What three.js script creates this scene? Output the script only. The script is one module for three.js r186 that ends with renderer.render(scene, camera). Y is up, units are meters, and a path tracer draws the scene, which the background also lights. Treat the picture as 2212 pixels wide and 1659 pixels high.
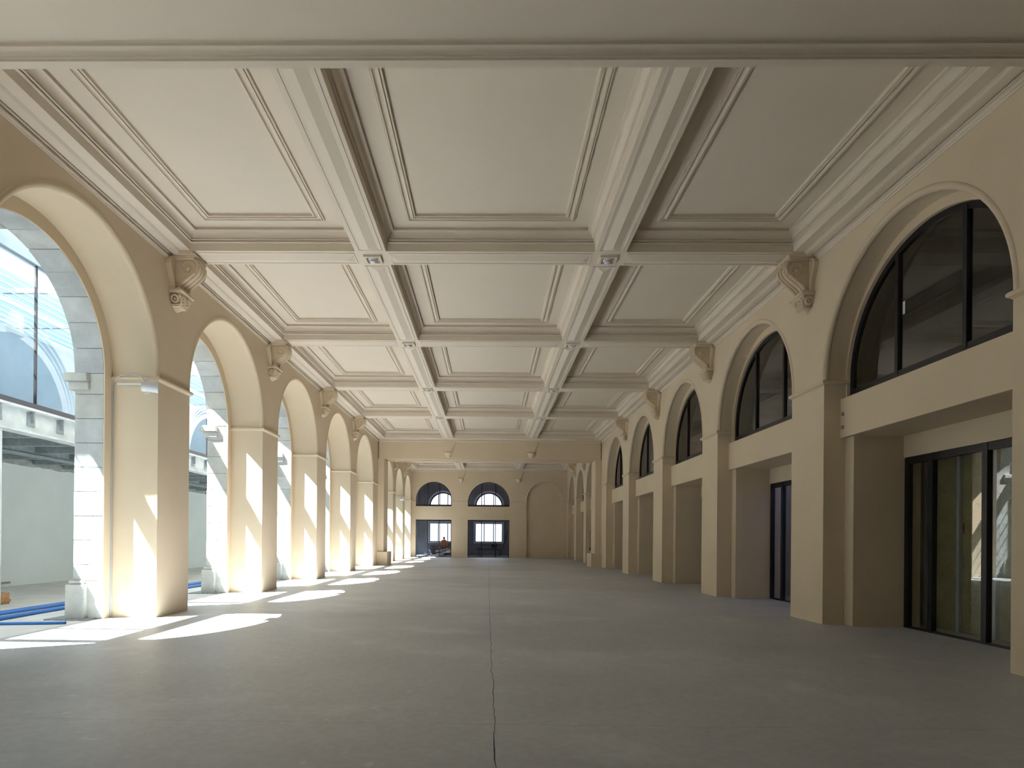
import * as THREE from 'three';
import { mergeGeometries, toCreasedNormals } from 'three/addons/utils/BufferGeometryUtils.js';
import { RoundedBoxGeometry } from 'three/addons/geometries/RoundedBoxGeometry.js';
import { RectAreaLightUniformsLib } from 'three/addons/lights/RectAreaLightUniformsLib.js';
import { MarchingCubes } from 'three/addons/objects/MarchingCubes.js';

// ------------------------------------------------------------------ camera, sky, sun, exposure
const scene = new THREE.Scene();
const camera = new THREE.PerspectiveCamera(2 * Math.atan(829.5 / 1349.6) * 180 / Math.PI, 2212 / 1659, 0.1, 400);
camera.position.set(0, 1.65, 0);
camera.rotation.order = 'YXZ';
camera.rotation.set(0.00122, 0.01243, 0.00853);
camera.setViewOffset(2212, 1659, 65.2, -331.3, 2212, 1659);
scene.background = new THREE.Color().setRGB(3.6, 3.85, 4.15);
const sun = new THREE.DirectionalLight(new THREE.Color().setRGB(1, 0.985, 0.96), 58);
sun.position.set(-30, 52.5, 16.5 - 20);
sun.target.position.set(0, 0, -20);
sun.castShadow = true;
sun.shadow.mapSize.set(4096, 4096);
Object.assign(sun.shadow.camera, { left: -50, right: 50, top: 50, bottom: -50, near: 1, far: 160 });
scene.add(sun, sun.target);
const renderer = new THREE.WebGLRenderer({ antialias: true });
renderer.toneMapping = THREE.LinearToneMapping;
renderer.toneMappingExposure = 1;
renderer.shadowMap.enabled = true;
RectAreaLightUniformsLib.init();

// ------------------------------------------------------------------ small helpers
let seed = 7;
const rnd = () => { seed = (seed * 1664525 + 1013904223) >>> 0; return seed / 4294967296; };
const names = {};
const numbered = (n) => { const k = names[n] = (names[n] ?? -1) + 1; return k ? n + '_' + String(k).padStart(3, '0') : n; };
const shade = (o) => { o.castShadow = o.receiveShadow = true; return o; };
function mesh(name, geo, mat, parent) {            // a part (or, without parent, a top-level mesh)
  const m = shade(new THREE.Mesh(Array.isArray(geo) ? join(geo) : geo, mat));
  m.name = parent ? name : numbered(name);
  (parent ?? scene).add(m);
  return m;
}
function join(list) {
  return mergeGeometries(list.map((g) => {
    const h = g.index ? g.toNonIndexed() : g;
    for (const k of Object.keys(h.attributes)) if (!['position', 'normal', 'uv'].includes(k)) h.deleteAttribute(k);
    return h;
  }));
}
function group(name, label, category, extra = {}) {
  const g = new THREE.Group(); g.name = numbered(name); scene.add(g);
  g.userData = { label, category, ...extra };
  return g;
}
const structure = (name, label, category) => { const g = group(name, label, category, { kind: 'structure' }); g.name = name; return g; };
function tag(o, label, category, extra = {}) { o.userData = { label, category, ...extra }; return o; }

// s = distance in front of the camera along the hall (world z = -s)
const box = (x0, x1, y0, y1, s0, s1) => {
  const g = new THREE.BoxGeometry(Math.abs(x1 - x0), Math.abs(y1 - y0), Math.abs(s1 - s0));
  metreUV(g); g.translate((x0 + x1) / 2, (y0 + y1) / 2, -(s0 + s1) / 2); return g;
};
const rbox = (x0, x1, y0, y1, s0, s1, r = 0.012) => {
  const g = new RoundedBoxGeometry(Math.abs(x1 - x0), Math.abs(y1 - y0), Math.abs(s1 - s0), 1, r);
  g.translate((x0 + x1) / 2, (y0 + y1) / 2, -(s0 + s1) / 2); metreUV(g); return g;
};
function metreUV(g) {
  const p = g.attributes.position, n = g.attributes.normal, uv = new Float32Array(p.count * 2);
  for (let i = 0; i < p.count; i++) {
    const ax = Math.abs(n.getX(i)), ay = Math.abs(n.getY(i)), az = Math.abs(n.getZ(i));
    const [u, v] = ay > ax && ay > az ? [p.getX(i), p.getZ(i)] : ax > az ? [p.getZ(i), p.getY(i)] : [p.getX(i), p.getY(i)];
    uv[2 * i] = u; uv[2 * i + 1] = v;
  }
  g.setAttribute('uv', new THREE.BufferAttribute(uv, 2)); return g;
}
const MX = new THREE.Matrix4().set(0, 0, 1, 0, 0, 1, 0, 0, -1, 0, 0, 0, 0, 0, 0, 1);   // shape (s, y) extruded towards +x
const slabX = (shape, x0, x1, bevel) => {
  const g = new THREE.ExtrudeGeometry(shape, { depth: x1 - x0, bevelEnabled: !!bevel, bevelThickness: bevel || 0, bevelSize: bevel || 0, bevelOffset: -(bevel || 0), bevelSegments: 2, curveSegments: 40 });
  g.applyMatrix4(MX); g.translate(x0, 0, 0); return g;
};
const slabS = (shape, s0, s1) => {                  // shape (x, y) extruded from s1 back to s0
  const g = new THREE.ExtrudeGeometry(shape, { depth: s1 - s0, bevelEnabled: false, curveSegments: 40 });
  g.translate(0, 0, -s1); return g;
};
const slabY = (shape, y0, y1) => {                  // shape (x, s) lying flat
  const g = new THREE.ExtrudeGeometry(shape, { depth: y1 - y0, bevelEnabled: false });
  g.rotateX(-Math.PI / 2); g.translate(0, y0, 0); return g;
};
const rect = (a0, a1, b0, b1, cls = THREE.Shape) => { const s = new cls(); s.moveTo(a0, b0); s.lineTo(a1, b0); s.lineTo(a1, b1); s.lineTo(a0, b1); s.closePath(); return s; };
function archPath(c, hw, base, spring, cls = THREE.Path, R = hw) {   // a round-headed opening
  const p = new cls(); p.moveTo(c - hw, base); p.lineTo(c + hw, base); p.lineTo(c + hw, spring);
  p.absellipse(c, spring, hw, R, 0, Math.PI, false); p.lineTo(c - hw, base); return p;
}
function wallWithGaps(s0, s1, top, gaps) {          // outline of a wall whose round-headed gaps open to the floor
  const p = new THREE.Shape(); p.moveTo(s0, 0);
  for (const { c, hw, spring, flat } of gaps) {
    p.lineTo(c - hw, 0);
    if (flat) { p.lineTo(c - hw, flat); p.lineTo(c + hw, flat); } else { p.lineTo(c - hw, spring); p.absellipse(c, spring, hw, hw, Math.PI, 0, true); }
    p.lineTo(c + hw, 0);
  }
  p.lineTo(s1, 0); p.lineTo(s1, top); p.lineTo(s0, top); p.closePath(); return p;
}
// moulding run around a rectangle with mitred corners; profile points are [inset, y]
function ring(profile, x0, x1, s0, s1, crease = 0.5) {
  const pos = [], uv = [];
  const corner = (d, y) => [[x0 + d, y, -(s0 + d)], [x1 - d, y, -(s0 + d)], [x1 - d, y, -(s1 - d)], [x0 + d, y, -(s1 - d)]];
  let run = 0;
  for (let i = 0; i + 1 < profile.length; i++) {
    const a = corner(...profile[i]), b = corner(...profile[i + 1]), w = Math.hypot(profile[i + 1][0] - profile[i][0], profile[i + 1][1] - profile[i][1]);
    for (let k = 0; k < 4; k++) {
      const l = (k + 1) % 4, A = a[k], B = a[l], C = b[l], D = b[k], len = Math.hypot(B[0] - A[0], B[2] - A[2]);
      pos.push(...A, ...B, ...C, ...A, ...C, ...D);
      uv.push(0, run, len, run, len, run + w, 0, run, len, run + w, 0, run + w);
    }
    run += w;
  }
  const g = new THREE.BufferGeometry();
  g.setAttribute('position', new THREE.Float32BufferAttribute(pos, 3));
  g.setAttribute('uv', new THREE.Float32BufferAttribute(uv, 2));
  return toCreasedNormals(g, crease);
}
const arcPts = (cx, cy, r, a0, a1, n, ry = r) => Array.from({ length: n + 1 }, (_, i) => { const a = (a0 + (a1 - a0) * i / n) * Math.PI / 180; return [cx + r * Math.cos(a), cy + ry * Math.sin(a)]; });
class Poly extends THREE.Curve { constructor(f) { super(); this.f = f; } getPoint(t, o = new THREE.Vector3()) { return o.copy(this.f(t)); } }
const V = (x, y, s) => new THREE.Vector3(x, y, -s);
const tube = (pts, r, seg = 40, sides = 8) => new THREE.TubeGeometry(new THREE.CatmullRomCurve3(pts), seg, r, sides);
const rod = (a, b, r, sides = 10) => new THREE.TubeGeometry(new THREE.LineCurve3(a, b), 1, r, sides);

// ------------------------------------------------------------------ procedural textures
const hash = (x, y, k) => { let h = Math.imul(x, 374761393) ^ Math.imul(y, 668265263) ^ Math.imul(k, 1274126177); h = Math.imul(h ^ (h >>> 13), 1274126177); return ((h ^ (h >>> 16)) >>> 0) / 4294967296; };
function vnoise(u, v, n, k) {                       // periodic value noise, n cells across the tile
  const x = u * n, y = v * n, xi = Math.floor(x), yi = Math.floor(y), fx = x - xi, fy = y - yi, sx = fx * fx * (3 - 2 * fx), sy = fy * fy * (3 - 2 * fy);
  const w = (a, b) => hash(((a % n) + n) % n, ((b % n) + n) % n, k);
  return (w(xi, yi) * (1 - sx) + w(xi + 1, yi) * sx) * (1 - sy) + (w(xi, yi + 1) * (1 - sx) + w(xi + 1, yi + 1) * sx) * sy;
}
const fbm = (u, v, n, oct, k) => { let a = 0, w = 0.5, t = 0; for (let i = 0; i < oct; i++) { a += w * vnoise(u, v, n << i, k + i); t += w; w *= 0.55; } return a / t; };
function texture(size, tile, fn, colour = true) {   // fn(u, v) -> [r, g, b] in 0..255 (sRGB) ; tile = metres covered
  const d = new Uint8Array(size * size * 4);
  for (let y = 0; y < size; y++) for (let x = 0; x < size; x++) { const c = fn(x / size, y / size), i = (y * size + x) * 4; d[i] = c[0]; d[i + 1] = c[1]; d[i + 2] = c[2]; d[i + 3] = 255; }
  const t = new THREE.DataTexture(d, size, size);
  t.wrapS = t.wrapT = THREE.RepeatWrapping; t.magFilter = THREE.LinearFilter; t.minFilter = THREE.LinearMipmapLinearFilter; t.generateMipmaps = true;
  if (colour) t.colorSpace = THREE.SRGBColorSpace;
  t.repeat.set(1 / tile, 1 / tile); t.needsUpdate = true; return t;
}
const clamp = (x) => Math.max(0, Math.min(255, x));
const plasterBump = texture(512, 1.6, (u, v) => { const g = 255 * (0.6 * fbm(u, v, 24, 4, 3) + 0.4 * fbm(u, v, 5, 2, 9)); return [g, g, g]; }, false);
const tint = (base, amp, n, k, tile, size = 512) => texture(size, tile, (u, v) => { const g = (fbm(u, v, n, 5, k) - 0.5) * amp; return base.map((c) => clamp(c + g)); });
const std = (o) => new THREE.MeshStandardMaterial({ roughness: 0.85, ...o });
const M = {
  plaster: std({ map: tint([227, 208, 179], 8, 4, 21, 3.1), bumpMap: plasterBump, bumpScale: 0.0015, roughness: 0.9 }),
  ceiling: std({ map: tint([231, 217, 197], 6, 4, 33, 3.4), bumpMap: plasterBump, bumpScale: 0.001, roughness: 0.92 }),
  black: std({ color: 0x17151a, roughness: 0.42 }),
  darkSteel: std({ color: 0x4a4850, roughness: 0.5 }),
  gasket: std({ color: 0x262428, roughness: 0.6 }),
  white: std({ color: 0xe6e8ec, roughness: 0.45 }),
  whiteSteel: std({ map: tint([214, 220, 220], 46, 6, 51, 1.7), roughness: 0.6 }),
  greySteel: std({ map: tint([150, 160, 163], 40, 8, 53, 0.9), roughness: 0.55 }),
  zinc: std({ color: 0xc3ced8, roughness: 0.4, metalness: 0.25 }),
  grey: std({ color: 0x8b8d92, roughness: 0.5 }),
  blue: std({ color: 0x2f78c8, roughness: 0.45 }),
  conduit: std({ color: 0xb9bcc0, roughness: 0.4 }),
  cord: std({ color: 0x1f1c19, roughness: 0.6 }),
  wood: std({ map: tint([186, 140, 96], 40, 10, 77, 0.7), roughness: 0.8 }),
  courtWall: std({ map: tint([232, 236, 235], 10, 5, 61, 4), roughness: 0.9 }),
  courtFloor: std({ map: tint([220, 220, 215], 30, 8, 63, 3), roughness: 0.9 }),
  rough: std({ map: tint([172, 176, 174], 60, 14, 65, 2.2), bumpMap: plasterBump, bumpScale: 0.012, roughness: 0.95 }),
  gravel: std({ map: tint([150, 156, 158], 120, 40, 67, 1), bumpMap: plasterBump, bumpScale: 0.02, roughness: 1 }),
  blueGrey: std({ map: tint([132, 146, 156], 16, 5, 69, 3), roughness: 0.8 }),
  wing: std({ map: tint([138, 162, 174], 14, 5, 68, 3), roughness: 0.7 }),
  slat: std({ color: 0xc2ccd4, roughness: 0.5 }),
  darkRoom: std({ map: tint([186, 185, 172], 30, 6, 71, 3), roughness: 0.95 }),
  wool: std({ map: texture(512, 1.1, (u, v) => { const g = (fbm(u, v, 60, 3, 81) - 0.5) * 34 + (fbm(u, v, 5, 3, 83) - 0.5) * 30; return [clamp(150 + g), clamp(147 + g), clamp(104 + g)]; }), bumpMap: plasterBump, bumpScale: 0.01, roughness: 1 }),
  woolTorn: std({ color: 0x6b5c36, roughness: 1 }),
  lavender: std({ color: 0x9ca2e2, roughness: 0.8 }),
  endRoom: std({ map: tint([128, 130, 140], 20, 5, 73, 3), roughness: 0.9 }),
  endFloor: std({ map: tint([120, 124, 130], 30, 7, 75, 3), roughness: 0.8 }),
  subfloor: std({ color: 0x2a2826, roughness: 1 }),
  orange: std({ color: 0xe2571f, roughness: 0.8 }),
  skin: std({ color: 0x9a6a50, roughness: 0.6 }),
  navy: std({ color: 0x23262f, roughness: 0.85 }),
  sticker: std({ color: 0xd8dcde, roughness: 0.6 }),
  board: std({ color: 0x5a5c66, roughness: 0.8 }),
  glass: new THREE.MeshPhysicalMaterial({ color: new THREE.Color().setRGB(0.9, 0.92, 0.92), transmission: 1, thickness: 0, roughness: 0.0, ior: 1.8 }),
  galleryGlass: new THREE.MeshPhysicalMaterial({ color: new THREE.Color().setRGB(0.8, 0.9, 0.93), transmission: 1, thickness: 0, roughness: 0.0, ior: 1.45 }),
  tintGlass: new THREE.MeshPhysicalMaterial({ color: new THREE.Color().setRGB(0.62, 0.66, 0.78), transmission: 1, thickness: 0, roughness: 0.0, ior: 1.52 }),
};
const stoneMap = (k) => texture(512, 1.3, (u, v) => {
  const a = (fbm(u, v, 5, 5, k) - 0.5) * 36, b = fbm(u, v, 50, 2, k + 5), pit = b > 0.79 ? -34 * (b - 0.79) / 0.21 : 0;
  return [clamp(206 + a + pit), clamp(208 + a + pit), clamp(205 + a * 0.9 + pit)];
});
M.stone = [91, 95, 99].map((k, i) => std({ map: stoneMap(k), color: [0xffffff, 0xf1f3f4, 0xfaf8f2][i], bumpMap: plasterBump, bumpScale: 0.006, roughness: 0.92 }));
M.concrete = std({
  roughness: 0.5, bumpMap: plasterBump, bumpScale: 0.0008,
  map: texture(2048, 11, (u, v) => {
    const a = (fbm(u, v, 4, 5, 11) - 0.5) * 36, f = (fbm(u, v, 200, 2, 13) - 0.5) * 14, st = fbm(u, v, 11, 4, 17), d = fbm(u, v, 90, 4, 19), c = fbm(u, v, 7, 2, 23);
    const smear = st > 0.6 ? (st - 0.6) * 60 : 0, chip = d > 0.74 && c > 0.52 ? Math.min(14, (d - 0.74) * 150) : 0, spot = vnoise(u, v, 420, 29) > 0.9975 ? -26 : 0;
    const g = a + f + smear + chip + spot;
    return [clamp(187 + g), clamp(189 + g), clamp(193 + g)];
  }),
});

// ------------------------------------------------------------------ main dimensions
const XL = -6.678, XR = 6.604, P = 5.779, ZN = 12.46, PW = 1.31;         // walls, bay, near edge of first visible pier, pier width
const SPR = 4.83, R = (P - PW) / 2;
const mainC = [0, 1, 2, 3, 4].map((k) => ZN - R + k * P);                  // arch centres of the main section
const farC = [41.15, 45.97, 50.75], farR = 1.87;                           // smaller bays beyond the far girder
const backC = [2.1];                                           // and behind the camera
const gaps = [...backC.map((c) => ({ c, hw: farR, spring: SPR })).reverse(), ...mainC.map((c) => ({ c, hw: R, spring: SPR })), ...farC.map((c) => ({ c, hw: farR, spring: SPR }))];
const S0 = -10.5, S1 = 53.4, TOP = 8.2;
const piers = gaps.slice(0, -1).map((g, i) => [g.c + g.hw, gaps[i + 1].c - gaps[i + 1].hw]);
piers.unshift([S0, gaps[0].c - gaps[0].hw]); piers.push([gaps.at(-1).c + gaps.at(-1).hw, S1]);
const girders = [[4.83, 6.212], [37.1, 38.5]], GY = 6.33;

// ------------------------------------------------------------------ floor
{
  const floor = structure('floor', 'bare grey concrete floor slab with a long crack down the middle', 'floor');
  mesh('subfloor', box(-7.7, 8.4, -0.4, -0.14, S0, S1 + 0.1), M.subfloor, floor);
  const crack = (s, side) => 0.06 - 0.0042 * (s - 4) * (s < 20 ? 1 : 0.0) - (s >= 20 ? 0.067 : 0) + (fbm(s / 64, 0.3, 256, 3, 41) - 0.5) * 0.05 + side * (0.0016 + 0.0042 * fbm(s / 64, 0.7, 256, 2, 43));
  const rows = [[S0, 5.55], [5.5535, 22.9], [22.903, S1 + 0.3]];
  for (const [a, b] of rows) for (const side of [-1, 1]) {
    const sh = new THREE.Shape(), edge = side < 0 ? -7.7 : 8.4, n = Math.round((b - a) * 22);
    sh.moveTo(edge, a);
    for (let i = 0; i <= n; i++) { const s = a + (b - a) * i / n; sh.lineTo(crack(s, side), s); }
    sh.lineTo(edge, b); sh.closePath();
    mesh('floor_slab', slabY(sh, -0.14, 0), M.concrete, floor);
  }
}

// ------------------------------------------------------------------ left wall: plaster arcade in front of an ashlar arcade
const impostProfile = [[0.0, 4.735], [-0.012, 4.735], [-0.02, 4.75], [-0.045, 4.762], ...arcPts(-0.035, 4.795, 0.022, 250, 110, 6, 0.033).map(([a, b]) => [a, b]), [-0.04, 4.83], [0.0, 4.838]];
const beadArc = (x, c, r, y, rad) => new THREE.TubeGeometry(new Poly((t) => V(x, y + r * Math.sin(Math.PI * t), c - r * Math.cos(Math.PI * t))), 56, rad, 10);
{
  const wall = structure('wall_left', 'cream plaster arcade of round arches open to the sunlit court', 'wall');
  mesh('plaster_body', slabX(wallWithGaps(S0, S1, TOP, gaps), -7.6, XL), M.plaster, wall);
  const inner = gaps.map((g) => ({ ...g, hw: g.hw - 0.25 }));
  mesh('reveal_frame', slabX(wallWithGaps(S0, S1, TOP, inner), -7.625, -7.601), M.plaster, wall);
  for (const g of gaps) mesh('arch_bead', beadArc(XL - 0.048, g.c, g.hw + 0.048, SPR, 0.068), M.plaster, wall);
  for (const [a, b] of piers) mesh('pier_impost', ring(impostProfile, -7.6, XL, a, b, 0.9), M.plaster, wall);
  for (const [a, b] of girders) {
    mesh('pilaster', rbox(XL - 0.1, XL + 0.37, 0, GY + 0.02, a, b, 0.008), M.plaster, wall);
    mesh('pilaster_block', rbox(XL - 0.1, XL + 0.6, 0, 0.79, a - 0.12, b + 0.12, 0.008), M.plaster, wall);
  }
  // ashlar: courses of the piers, voussoirs, spandrel
  const courses = [0.74, 1.06, 1.54, 2.02, 2.5, 2.98, 3.46, 3.94, 4.42, 4.83];
  const XO = -8.2, XI = -7.626;
  for (const [a0, b0] of piers) {
    const a = a0 + (a0 === S0 ? 0 : -0.25), b = b0 + (b0 === S1 ? 0 : 0.25);
    if (b < 6 || b - a < 0.3) { mesh('stone_pier', box(XO, XI, 0, SPR, a, b), M.stone[0], wall); continue; }
    let y = 0;
    courses.forEach((t, i) => {
      const w = (rnd() - 0.5) * 0.008;
      mesh('stone_block', rbox(XO + w, XI - 0.001, y + 0.0035, t - 0.0035, a + (rnd() - 0.5) * 0.007, b + (rnd() - 0.5) * 0.007, 0.009), M.stone[Math.floor(rnd() * 3)], wall);
      y = t;
    });
    mesh('stone_core', box(XO + 0.06, XI, 0, SPR, a + 0.03, b - 0.03), M.stone[1], wall);
    mesh('stone_plinth', [rbox(XO - 0.1, XO + 0.28, 0, 0.68, a - 0.1, b + 0.1, 0.02), rbox(XO - 0.06, XO + 0.24, 0.68, 0.75, a - 0.06, b + 0.06, 0.02)], M.stone[2], wall);
    mesh('stone_impost', [rbox(XO - 0.1, XO + 0.3, 4.5, 4.66, a - 0.05, b + 0.05, 0.015), rbox(XO - 0.17, XO + 0.3, 4.66, 4.83, a - 0.1, b + 0.1, 0.02)], M.stone[2], wall);
  }
  const RO = 0.56;
  for (const g of gaps) {
    const r0 = g.hw - 0.25, N = 13;
    for (let i = 0; i < N; i++) {
      const t0 = Math.PI * i / N + 0.0022, t1 = Math.PI * (i + 1) / N - 0.0022, sh = new THREE.Shape();
      const w = (rnd() - 0.5) * 0.012;
      for (let k = 0; k <= 3; k++) { const t = t0 + (t1 - t0) * k / 3; sh[k ? 'lineTo' : 'moveTo'](g.c + (r0 + w) * Math.cos(t), SPR + (r0 + w) * Math.sin(t)); }
      for (let k = 3; k >= 0; k--) { const t = t0 + (t1 - t0) * k / 3; sh.lineTo(g.c + (r0 + RO) * Math.cos(t), SPR + (r0 + RO) * Math.sin(t)); }
      sh.closePath();
      mesh('voussoir', slabX(sh, XO, XI - 0.001), M.stone[Math.floor(rnd() * 3)], wall);
    }
    mesh('archivolt', [beadArc(XO - 0.01, g.c, r0 + 0.42, SPR, 0.05), beadArc(XO - 0.01, g.c, r0 + RO, SPR, 0.07), beadArc(XO, g.c, r0 + 0.28, SPR, 0.035)], M.stone[1], wall);
    mesh('keystone', rbox(XO - 0.16, XO + 0.02, SPR + r0 - 0.02, SPR + r0 + 0.72, g.c - 0.22, g.c + 0.22, 0.02), M.stone[2], wall);
  }
  const sp = new THREE.Shape(); sp.moveTo(S0, SPR);
  for (const g of gaps) { const q = g.hw - 0.25 + RO - 0.015; sp.lineTo(g.c - q, SPR); sp.absellipse(g.c, SPR, q, q, Math.PI, 0, true); }
  sp.lineTo(S1, SPR); sp.lineTo(S1, 8.9); sp.lineTo(S0, 8.9); sp.closePath();
  mesh('spandrel', slabX(sp, XO + 0.004, XI), M.stone[0], wall);
  mesh('outer_cornice', [box(XO - 0.12, XO + 0.1, 7.35, 7.5, S0, S1), box(XO - 0.22, XO + 0.1, 7.5, 7.62, S0, S1), box(XO - 0.35, XO + 0.1, 7.9, 8.1, S0, S1), box(XO - 0.5, XO + 0.1, 8.1, 8.25, S0, S1)], M.stone[1], wall);
}

// ------------------------------------------------------------------ right wall: arches with lunettes above lintels and deep door recesses
const rightGaps = gaps.map((g) => ({ ...g }));
const LX = 7.03, DX = 8.02;
{
  const wall = structure('wall_right', 'shaded cream plaster arcade with lunettes above deep door recesses', 'wall');
  mesh('plaster_body', slabX(wallWithGaps(S0, S1, TOP, rightGaps), XR, LX), M.plaster, wall);
  const mid = wallWithGaps(S0, S1, TOP, rightGaps.map((g) => ({ ...g, hw: g.hw - 0.29, flat: 3.69 })));
  for (const g of rightGaps) mid.holes.push(archPath(g.c, g.hw - 0.04, 4.46, SPR, THREE.Path, g.hw - 0.17));
  mesh('recess_frame', slabX(mid, LX + 0.001, LX + 0.2), M.plaster, wall);
  mesh('recess_body', slabX(wallWithGaps(S0, S1, 4.4, rightGaps.map((g) => ({ ...g, hw: g.hw - 0.29, flat: 3.69 }))), LX + 0.201, DX + 0.3), M.plaster, wall);
  for (const g of rightGaps) {
    mesh('arch_bead', beadArc(XR + 0.048, g.c, g.hw + 0.048, SPR, 0.068), M.plaster, wall);
    const lin = mesh('lintel', rbox(6.925, LX + 0.0005, 3.688, 4.46, g.c - g.hw + 0.002, g.c + g.hw - 0.002, 0.006), M.plaster, wall);
    if (g === rightGaps[backC.length]) for (const y of [3.89, 4.15]) { const d = new THREE.CylinderGeometry(0.042, 0.042, 0.02, 20); d.rotateZ(Math.PI / 2); d.translate(6.918, y, -(g.c + g.hw - 0.1)); tag(mesh('bolt_cap', d, M.grey, lin), 'round grey bolt cap'); delete lin.children.at(-1).userData.category; }
    mesh('door_header', box(DX - 0.03, DX + 0.1, 3.27, 3.69, g.c - g.hw + 0.29, g.c + g.hw - 0.29), M.plaster, wall);
  }
  for (const [a, b] of piers) mesh('pier_impost', ring(impostProfile, XR, LX + 0.1, a, b, 0.9), M.plaster, wall);
  for (const [a, b] of girders) {
    mesh('pilaster', rbox(XR - 0.37, XR + 0.1, 0, GY + 0.02, a, b, 0.008), M.plaster, wall);
    mesh('pilaster_block', rbox(XR - 0.6, XR + 0.1, 0, 0.79, a - 0.12, b + 0.12, 0.008), M.plaster, wall);
  }
}
const ord = ['first', 'second', 'third', 'fourth', 'fifth'];
let windowNo = 0, doorNo = 0;
function lunetteX(g, label, x = LX + 0.06) {          // half-round window in the right wall
  const w = structure('window_' + (++windowNo), label, 'window');
  const hw = g.hw - 0.05, ry = g.hw - 0.18, f = 0.1, b = 4.46;
  const fr = archPath(g.c, hw, b, SPR, THREE.Shape, ry); fr.holes.push(archPath(g.c, hw - f, b + 0.17, SPR, THREE.Path, ry - f));
  mesh('frame', slabX(fr, x, x + 0.07), M.black, w);
  const cuts = [-hw + f, -hw * 0.36, hw * 0.36, hw - f];
  for (const m of cuts.slice(1, 3)) mesh('mullion', box(x - 0.012, x + 0.07, b + 0.1, SPR + ry * Math.sqrt(1 - (m / hw) ** 2) - 0.05, g.c + m - 0.04, g.c + m + 0.04), M.black, w);
  for (let i = 0; i < 3; i++) {
    const sh = new THREE.Shape(), a = cuts[i] + 0.02, e = cuts[i + 1] - 0.02;
    sh.moveTo(g.c + a, b + 0.16); sh.lineTo(g.c + e, b + 0.16);
    for (let k = 0; k <= 12; k++) { const u = e + (a - e) * k / 12; sh.lineTo(g.c + u, SPR + (ry - f + 0.01) * Math.sqrt(Math.max(0, 1 - (u / (hw - f + 0.01)) ** 2))); }
    sh.closePath();
    const pg = new THREE.ShapeGeometry(sh); pg.applyMatrix4(MX); pg.translate(x + 0.035, 0, 0);
    mesh('pane', pg, M.glass, w);
  }
  return w;
}
function doorX(g, label, splits, x = DX) {            // glazed door screen in the right wall
  const d = structure('door_' + (++doorNo), label, 'door');
  const a = g.c - g.hw + 0.29, b = g.c + g.hw - 0.29, t = 3.27;
  mesh('top_rail', box(x, x + 0.08, t - 0.13, t, a, b), M.black, d);
  mesh('bottom_rail', box(x, x + 0.08, 0, 0.035, a, b), M.black, d);
  const edges = [a, ...splits.map((q) => a + (b - a) * q), b];
  edges.forEach((s, i) => { const w = i === 0 || i === edges.length - 1 ? 0.05 : 0.055, c = i === 0 ? s + w : i === edges.length - 1 ? s - w : s; mesh('stile', box(x - 0.01, x + 0.08, 0, t - 0.02, c - w, c + w), M.black, d); });
  for (let i = 0; i + 1 < edges.length; i++) {
    const g2 = new THREE.PlaneGeometry(edges[i + 1] - edges[i] - 0.06, t - 0.13); g2.rotateY(-Math.PI / 2); g2.translate(x + 0.04, (t - 0.1) / 2, -(edges[i] + edges[i + 1]) / 2);
    mesh('pane', g2, M.glass, d);
  }
  return d;
}
rightGaps.slice(backC.length).forEach((g, i) => {
  const where = i < 5 ? `${ord[i]} arch from the camera on the right wall` : `${ord[i - 5]} arch beyond the far girder on the right wall`;
  const w = lunetteX(g, `black framed half-round lunette in the ${where}`);
  if (i === 0) { const s = box(LX + 0.088, LX + 0.09, 5.58, 5.8, 10.84, 10.9); tag(mesh('sticker', s, M.sticker, w), 'small white sticker on the glass'); delete w.children.at(-1).userData.category; }
  doorX(g, `black framed glass door screen under the ${where}`, [0.32, 0.5, 0.82]);
});

// rooms behind the right wall
{
  const r = structure('wall_service', 'dim unfinished rooms behind the glazing of the right wall', 'wall');
  mesh('back_wall', box(11.6, 11.8, -0.1, TOP, S0, S1 + 0.3), M.darkRoom, r);
  mesh('room_floor', box(DX + 0.38, 11.8, -0.2, -0.001, S0, S1 + 0.3), M.darkRoom, r);
  mesh('room_deck', box(DX + 0.301, 11.6, 4.2, 4.4, S0, S1 + 0.3), M.darkRoom, r);
  mesh('room_roof', box(LX + 0.22, 11.8, TOP - 0.2, TOP, S0, S1 + 0.3), M.darkRoom, r);
  for (const [a, b] of piers) { const m = (a + b) / 2; mesh('room_partition', box(DX + 0.301, 11.6, 0, 4.2, m - 0.1, m + 0.1), M.darkRoom, r); }
  for (const s of [S0 - 0.1, 13.1, 24.7, 36.3, S1 + 0.2]) mesh('room_partition', box(LX + 0.22, 11.6, 4.4, TOP - 0.2, s, s + 0.15), M.darkRoom, r);
}
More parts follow.
